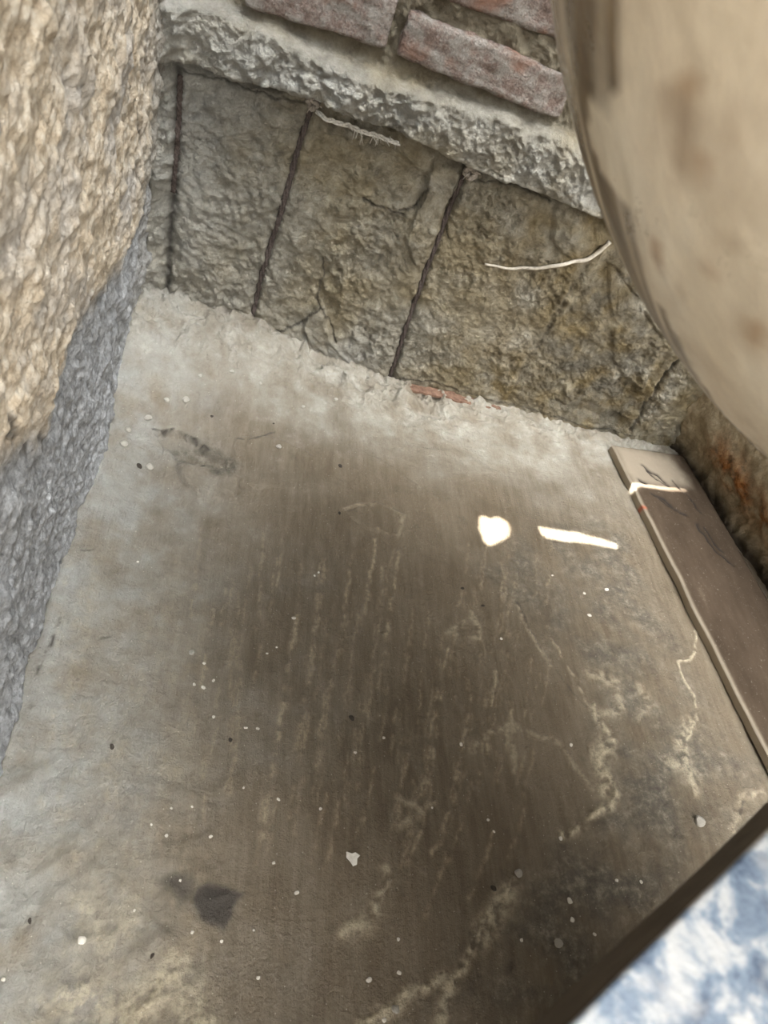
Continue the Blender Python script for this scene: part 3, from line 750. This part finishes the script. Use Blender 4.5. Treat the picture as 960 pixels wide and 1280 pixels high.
# ------------------------------------------------------------------ granite slab, lower right
ZT, TK = .735, .0
a = hit((718, 1280), 2, ZT)[:2]; b = hit((960, 1038), 2, ZT)[:2]
d = nrm(b - a); nn = np.array([d[1], -d[0]])                      # into the slab (to the right / behind)
lo = hit((664, 1280), 2, ZT)[:2]; so = (lo - a).dot(nn); lo2 = hit((664, 1280), 2, .5)[:2]; so2 = (lo2 - a).dot(nn)
ZB = ZT + (.5 - ZT) * (0 - so) / (so2 - so)
SL0, SL1, SW = -.55, .85, .55
def slabbox(name, z0, z1, inset, mat, parent, wob):
    nu, nv = 160, 40
    uu = np.linspace(SL0, SL1, nu); cz = []
    prof = []                                                    # outline of the cross-section: rounded front edge
    r_ = min(.004, (z1 - z0) * .3)
    for q in np.linspace(0, math.pi / 2, 5): prof.append((inset + r_ - r_ * math.sin(q) , z0 + r_ - r_ * math.cos(q)))
    for q in np.linspace(0, math.pi / 2, 5): prof.append((inset + r_ - r_ * math.cos(q), z1 - r_ + r_ * math.sin(q)))
    prof += [(inset + .05, z1), (inset + .12, z1), (SW, z1), (SW, z0), (inset + .1, z0)]
    V = []; Fc = []; m = len(prof)
    for i, t_ in enumerate(uu):
        w_ = wob * float(fbm(t_, .3, .05, 4, 33))
        for (s_, zz) in prof:
            k_ = w_ if s_ < .04 else 0
            q = a + d * t_ + nn * (s_ + k_); V.append((q[0], q[1], zz))
    for i in range(nu - 1):
        for k in range(m): Fc.append((i * m + k, (i + 1) * m + k, (i + 1) * m + (k + 1) % m, i * m + (k + 1) % m))
    Fc.append(tuple(range(m))); Fc.append(tuple((nu - 1) * m + k for k in range(m - 1, -1, -1)))
    o = mesh_from(name, V, Fc, mat, parent, smooth=False)
    bmx = bmesh.new(); bmx.from_mesh(o.data); bmesh.ops.recalc_face_normals(bmx, faces=bmx.faces); bmx.to_mesh(o.data); bmx.free()
    return o
slab = bpy.data.objects.new('granite_slab', None); COL.objects.link(slab)
tag(slab, 'blue and white speckled granite slab at lower right, its edge painted in shade', 'slab')
slabbox('slab_top', ZT - .006, ZT, 0, M_GRANITE, slab, .0006)
e = slabbox('slab_edge', ZB, ZT - .006, .0006, M_EDGE_SHADE, slab, .0012); e['label'] = 'front edge of the slab with its shade painted dark brown'
# masonry that carries slab and vessel, past the right edge of the frame
def block(name, u0, u1, s0, s1, z0, z1, mat, label, cat):
    V = []; q = [(u0, s0), (u1, s0), (u1, s1), (u0, s1)]
    bmx = bmesh.new(); vs = []
    for zz in (z0, z1):
        for (uu, s_) in q:
            p = a + d * uu + nn * s_; vs.append(bmx.verts.new((p[0], p[1], zz)))
    for f_ in ((3, 2, 1, 0), (4, 5, 6, 7), (0, 1, 5, 4), (1, 2, 6, 5), (2, 3, 7, 6), (3, 0, 4, 7)): bmx.faces.new([vs[k] for k in f_])
    bmesh.ops.recalc_face_normals(bmx, faces=bmx.faces)
    bmesh.ops.bevel(bmx, geom=bmx.edges[:], offset=.008, segments=2, affect='EDGES')
    me = bpy.data.meshes.new(name); bmx.to_mesh(me); bmx.free(); me.materials.append(mat)
    o = bpy.data.objects.new(name, me); COL.objects.link(o); return tag(o, label, cat)
block('slab_pier', .10, .60, .38, .52, -.01, ZB, M_RIGHT, 'masonry pier under the far side of the granite slab', 'pier')

# ------------------------------------------------------------------ crumbs, pebbles and flakes on the floor
def stone_mesh(name, mat, seed, flat=.55, rough_=.28):
    bm = bmesh.new(); bmesh.ops.create_icosphere(bm, subdivisions=2, radius=1)
    rnd = random.Random(seed)
    pl_ = [Vector((rnd.gauss(0, 1), rnd.gauss(0, 1), rnd.gauss(0, 1))).normalized() for _ in range(9)]
    for v_ in bm.verts:
        for q in pl_:
            e_ = v_.co.dot(q) - (1 - rough_)
            if e_ > 0: v_.co -= q * e_
        v_.co.z *= flat
    me = bpy.data.meshes.new(name); bm.to_mesh(me); bm.free(); me.materials.append(mat); return me
crumb_m = [stone_mesh('white_crumb', M_WHITE, k, .5) for k in range(5)]
peb_m = [stone_mesh('pebble', M_PEBBLE, 20 + k, .6) for k in range(4)]
dk_m = [stone_mesh('dark_crumb', M_DARKBIT, 40 + k, .5) for k in range(3)]
def put(me, name, p, px, label, cat, group=None, sx=1.3):
    x, y = fl(p); zz = zf(x, y)
    dist = np.linalg.norm(np.array([x, y, zz]) - CAM); s_ = px * .5 * dist / F
    o = bpy.data.objects.new(name, me); COL.objects.link(o)
    o.scale = (s_ * random.uniform(1, sx), s_, s_); o.rotation_euler = (0, 0, random.uniform(0, 6.28))
    o.location = (x, y, zz + s_ * (.34 if name == 'pebble' else .22)); return tag(o, label, cat, group)
CR = [(263, 1047, 4), (371, 1116, 5), (240, 1166, 4), (277, 1177, 4), (342, 1079, 4), (347, 1000, 4), (322, 911, 4), (323, 1222, 4), (225, 1101, 3), (208, 1045, 4),
      (214, 1011, 3), (168, 1138, 3), (189, 1032, 3), (317, 1163, 3), (304, 986, 3), (4, 1224, 4), (240, 1009, 3), (306, 910, 3), (267, 896, 4), (243, 855, 4), (254, 859, 5),
      (267, 850, 4), (255, 829, 4), (346, 809, 3), (334, 817, 3), (367, 773, 5), (308, 910, 3), (172, 703, 3), (480, 922, 4), (444, 941, 4), (348, 1001, 3), (576, 931, 5),
      (610, 1025, 4), (627, 798, 4), (730, 742, 4), (736, 770, 5), (758, 737, 5), (714, 931, 5), (700, 1049, 5), (711, 1127, 7), (715, 1150, 6), (743, 1168, 4), (652, 1175, 4),
      (800, 1103, 4), (770, 1101, 4), (461, 1225, 6), (499, 1216, 5), (480, 1275, 5), (400, 1012, 4), (498, 1174, 4), (617, 1040, 3), (393, 720, 3), (398, 716, 3), (540, 1010, 3), (690, 720, 3)]
for k, (x, y, s_) in enumerate(CR):
    put(crumb_m[k % 5], 'white_crumb', (x, y), s_, 'tiny white crumb scattered on the muddy brown floor', 'crumb', 'white crumbs scattered on the floor')
DK = [(140, 934, 6), (37, 1151, 4), (440, 897, 6), (425, 583, 6), (424, 642, 4), (578, 736, 4), (604, 757, 4), (617, 1110, 6), (288, 925, 5), (174, 583, 7), (190, 1195, 4), (265, 520, 4), (342, 530, 3)]
for k, (x, y, s_) in enumerate(DK):
    put(dk_m[k % 3], 'dark_crumb', (x, y), s_, 'small dark crumb of dirt lying on the dusty floor', 'crumb', 'dark crumbs scattered on the floor', 1.8)
PB = [(233, 500, 10), (208, 500, 7), (348, 561, 8), (379, 509, 5), (155, 555, 10), (160, 538, 8), (250, 470, 5), (290, 465, 6), (325, 480, 5), (420, 500, 6)]
for k, (x, y, s_) in enumerate(PB):
    put(peb_m[k % 4], 'pebble', (x, y), s_, 'small grey pebble on the dusty floor near the back wall', 'pebble', 'grey pebbles near the back wall')
put(peb_m[0], 'pebble', (240, 815), 7, 'lone grey pebble above a cluster of white crumbs on the floor', 'pebble')
put(peb_m[0], 'pebble', (187, 584), 10, 'pale grey pebble beside the broken flake of floor crust', 'pebble')
put(peb_m[1], 'pebble', (185, 523), 9, 'grey pebble by the left wall, just above the floor crack', 'pebble')
put(peb_m[2], 'pebble', (647, 1092), 10, 'round grey pebble at the top of the branching lime line', 'pebble')
put(peb_m[3], 'pebble', (697, 1179), 10, 'round pebble nearest the granite slab edge', 'pebble')
put(peb_m[1], 'pebble', (873, 1027), 14, 'flat tan pebble on the floor beyond the granite slab edge', 'pebble')
put(peb_m[2], 'pebble', (494, 1262), 9, 'pale pebble beside the lime line near the bottom edge', 'pebble')
put(crumb_m[2], 'plaster_crumb', (102, 1176), 9, 'pale yellow plaster crumb on the grey floor at lower left', 'crumb')
# the white flake
x, y = fl((440, 1073)); zz = zf(x, y); s_ = 9.5 * np.linalg.norm(np.array([x, y, 0]) - CAM) / F
oc = [(-.75, .65), (-.1, .45), (.35, .6), (.9, .25), (.55, -.1), (.5, -.75), (.05, -.95), (-.3, -.45), (-.75, .0)]
V = []; m = len(oc)
for h in (0, .0016):
    for (px, py) in oc: V.append((px * s_, py * s_, h + .0006 * px))
Fc = [tuple(range(m - 1, -1, -1)), tuple(range(m, 2 * m))] + [(k, (k + 1) % m, m + (k + 1) % m, m + k) for k in range(m)]
o = mesh_from('paint_flake', V, Fc, M_WHITE, smooth=False); o.location = (x, y, zz + .0012); tag(o, 'white flat paint flake, largest white chip on the floor', 'flake')

# ------------------------------------------------------------------ added unseen sun blocker: holes cut to shape the sun patches
SUN = nrm([-.45, .08, .89]); ZA = 5.0
def up(P3):
    P3 = np.asarray(P3); t_ = (ZA - P3[2]) / SUN[2]; q = P3 + SUN * t_; return (q[0], q[1])
heart = [(600, 646), (606, 644), (613, 648), (622, 645), (634, 651), (638, 660), (636, 670), (625, 675), (612, 681), (605, 676), (603, 668), (599, 660)]
strk = [(673, 657), (682, 659), (700, 662), (722, 665), (740, 670), (758, 675), (772, 681), (771, 685), (755, 682), (738, 678), (722, 677), (700, 675), (684, 672), (677, 667)]
bstr = [(787, 607), (793, 604), (800, 605), (820, 608), (858, 612), (858, 614), (838, 614), (820, 611), (800, 608), (794, 612)]
holes = [[up(np.array([*hit(p, 2, .002)[:2], .002])) for p in heart], [up(np.array([*hit(p, 2, .002)[:2], .002])) for p in strk], [up(np.array([*hit(p, 2, HT)[:2], HT])) for p in bstr]]
cx, cy = up((.55, .75, 0.3)); outer = [(cx - 1.35, cy - 1.55), (cx + 1.75, cy - 1.55), (cx + 1.75, cy + 1.35), (cx - 1.35, cy + 1.35)]
bm = bmesh.new(); ed = []
for lp in [outer] + holes:
    vs = [bm.verts.new((p[0], p[1], 0)) for p in lp]
    for k in range(len(vs)): ed.append(bm.edges.new((vs[k], vs[(k + 1) % len(vs)])))
bmesh.ops.triangle_fill(bm, use_beauty=True, use_dissolve=False, edges=ed, normal=(0, 0, 1))
me = bpy.data.meshes.new('sheet'); bm.to_mesh(me); bm.free(); me.materials.append(M_BLOCKER)
sunblock = bpy.data.objects.new('added_sun_blocker', None); COL.objects.link(sunblock); sunblock.location = (cx, cy, 0)
tag(sunblock, 'added sun blocker sheet on poles, unseen overhead, cut to shape the sun patches', 'sun_blocker')
sh = bpy.data.objects.new('sheet', me); COL.objects.link(sh); sh.parent = sunblock; sh.location = (-cx, -cy, ZA)
sd = sh.modifiers.new('thickness', 'SOLIDIFY'); sd.thickness = .002
for (px, py) in ((cx - 1.3, cy - 1.5), (cx - 1.3, cy + 1.3), (cx + .9, cy + 1.3), (cx + .9, cy - 1.5)):
    if px > -.3: px = -.5
    V, Fc = tube([(px - cx, py - cy, 0.), (px - cx, py - cy, ZA * .5), (px - cx, py - cy, ZA - .003)], .03, 12); mesh_from('sun_blocker_pole', V, Fc, M_BLOCKER_POLE, sunblock)

# ------------------------------------------------------------------ light
sl = bpy.data.lights.new('sun', 'SUN'); sl.energy = 55.0; sl.angle = math.radians(.12); sl.color = (1, .97, .92)
so_ = bpy.data.objects.new('sun', sl); COL.objects.link(so_); so_.rotation_euler = Vector(-SUN).to_track_quat('-Z', 'Y').to_euler(); so_.location = (-3, 0, 7)
W_ = bpy.data.worlds.new('sky'); S.world = W_; W_.use_nodes = True
nt = W_.node_tree; bg = nt.nodes['Background']
tc = nt.nodes.new('ShaderNodeTexCoord')
def lobe(direction, power, col):
    """a bright lobe added to the sky around `direction`"""
    d_ = nt.nodes.new('ShaderNodeVectorMath'); d_.operation = 'DOT_PRODUCT'; nt.links.new(tc.outputs['Generated'], d_.inputs[0]); d_.inputs[1].default_value = nrm(direction)
    m_ = nt.nodes.new('ShaderNodeMath'); m_.operation = 'MAXIMUM'; m_.inputs[1].default_value = 0; nt.links.new(d_.outputs['Value'], m_.inputs[0])
    p_ = nt.nodes.new('ShaderNodeMath'); p_.operation = 'POWER'; p_.inputs[1].default_value = power; nt.links.new(m_.outputs[0], p_.inputs[0])
    v_ = nt.nodes.new('ShaderNodeVectorMath'); v_.operation = 'SCALE'; v_.inputs[0].default_value = col; nt.links.new(p_.outputs[0], v_.inputs['Scale'])
    return v_.outputs[0]
SKY = [((.11, -.17, .97), 44.0, (39., 39.2, 39.)), ((-.30, -.85, .10), 5.0, (3.3, 2.8, 2.1)), ((.30, -.84, .44), 14.0, (8.0, 8.0, 7.9)), ((.42, -.72, .62), 16.0, (5.5, 5.0, 4.3)), ((-.15, -.75, .75), 10.0, (1.0, 1.5, 2.2)), ((0, 0, 1), 1.5, (.42, .48, .54))]  # low lobes are added fill to brighten the left wall and vessel
acc = None
for q in SKY:
    o_ = lobe(*q)
    if acc is None: acc = o_
    else:
        a_ = nt.nodes.new('ShaderNodeVectorMath'); a_.operation = 'ADD'; nt.links.new(acc, a_.inputs[0]); nt.links.new(o_, a_.inputs[1]); acc = a_.outputs[0]
a_ = nt.nodes.new('ShaderNodeVectorMath'); a_.operation = 'ADD'; a_.inputs[1].default_value = (.20, .18, .15); nt.links.new(acc, a_.inputs[0])
nt.links.new(a_.outputs[0], bg.inputs['Color']); bg.inputs['Strength'].default_value = 1.0

# ------------------------------------------------------------------ camera
cd = bpy.data.cameras.new('camera'); co = bpy.data.objects.new('camera', cd); COL.objects.link(co)
right = R @ np.array([1., 0, 0]); down = R @ np.array([0, 1., 0]); fwd = R @ np.array([0, 0, 1.])
m = Matrix.Identity(4)
for k in range(3): m[k][0] = right[k]; m[k][1] = -down[k]; m[k][2] = -fwd[k]; m[k][3] = CAM[k]
co.matrix_world = m
cd.sensor_fit = 'VERTICAL'; cd.sensor_height = 36.; cd.lens = 36. * F / 1280.
cd.clip_start = .01; cd.dof.use_dof = True; cd.dof.focus_distance = 1.35; cd.dof.aperture_fstop = 26e-3 / .0024
S.camera = co
S.view_settings.view_transform = 'Standard'; S.view_settings.look = 'None'; S.view_settings.gamma = 1
S.view_settings.use_curve_mapping = False; S.view_settings.exposure = .25
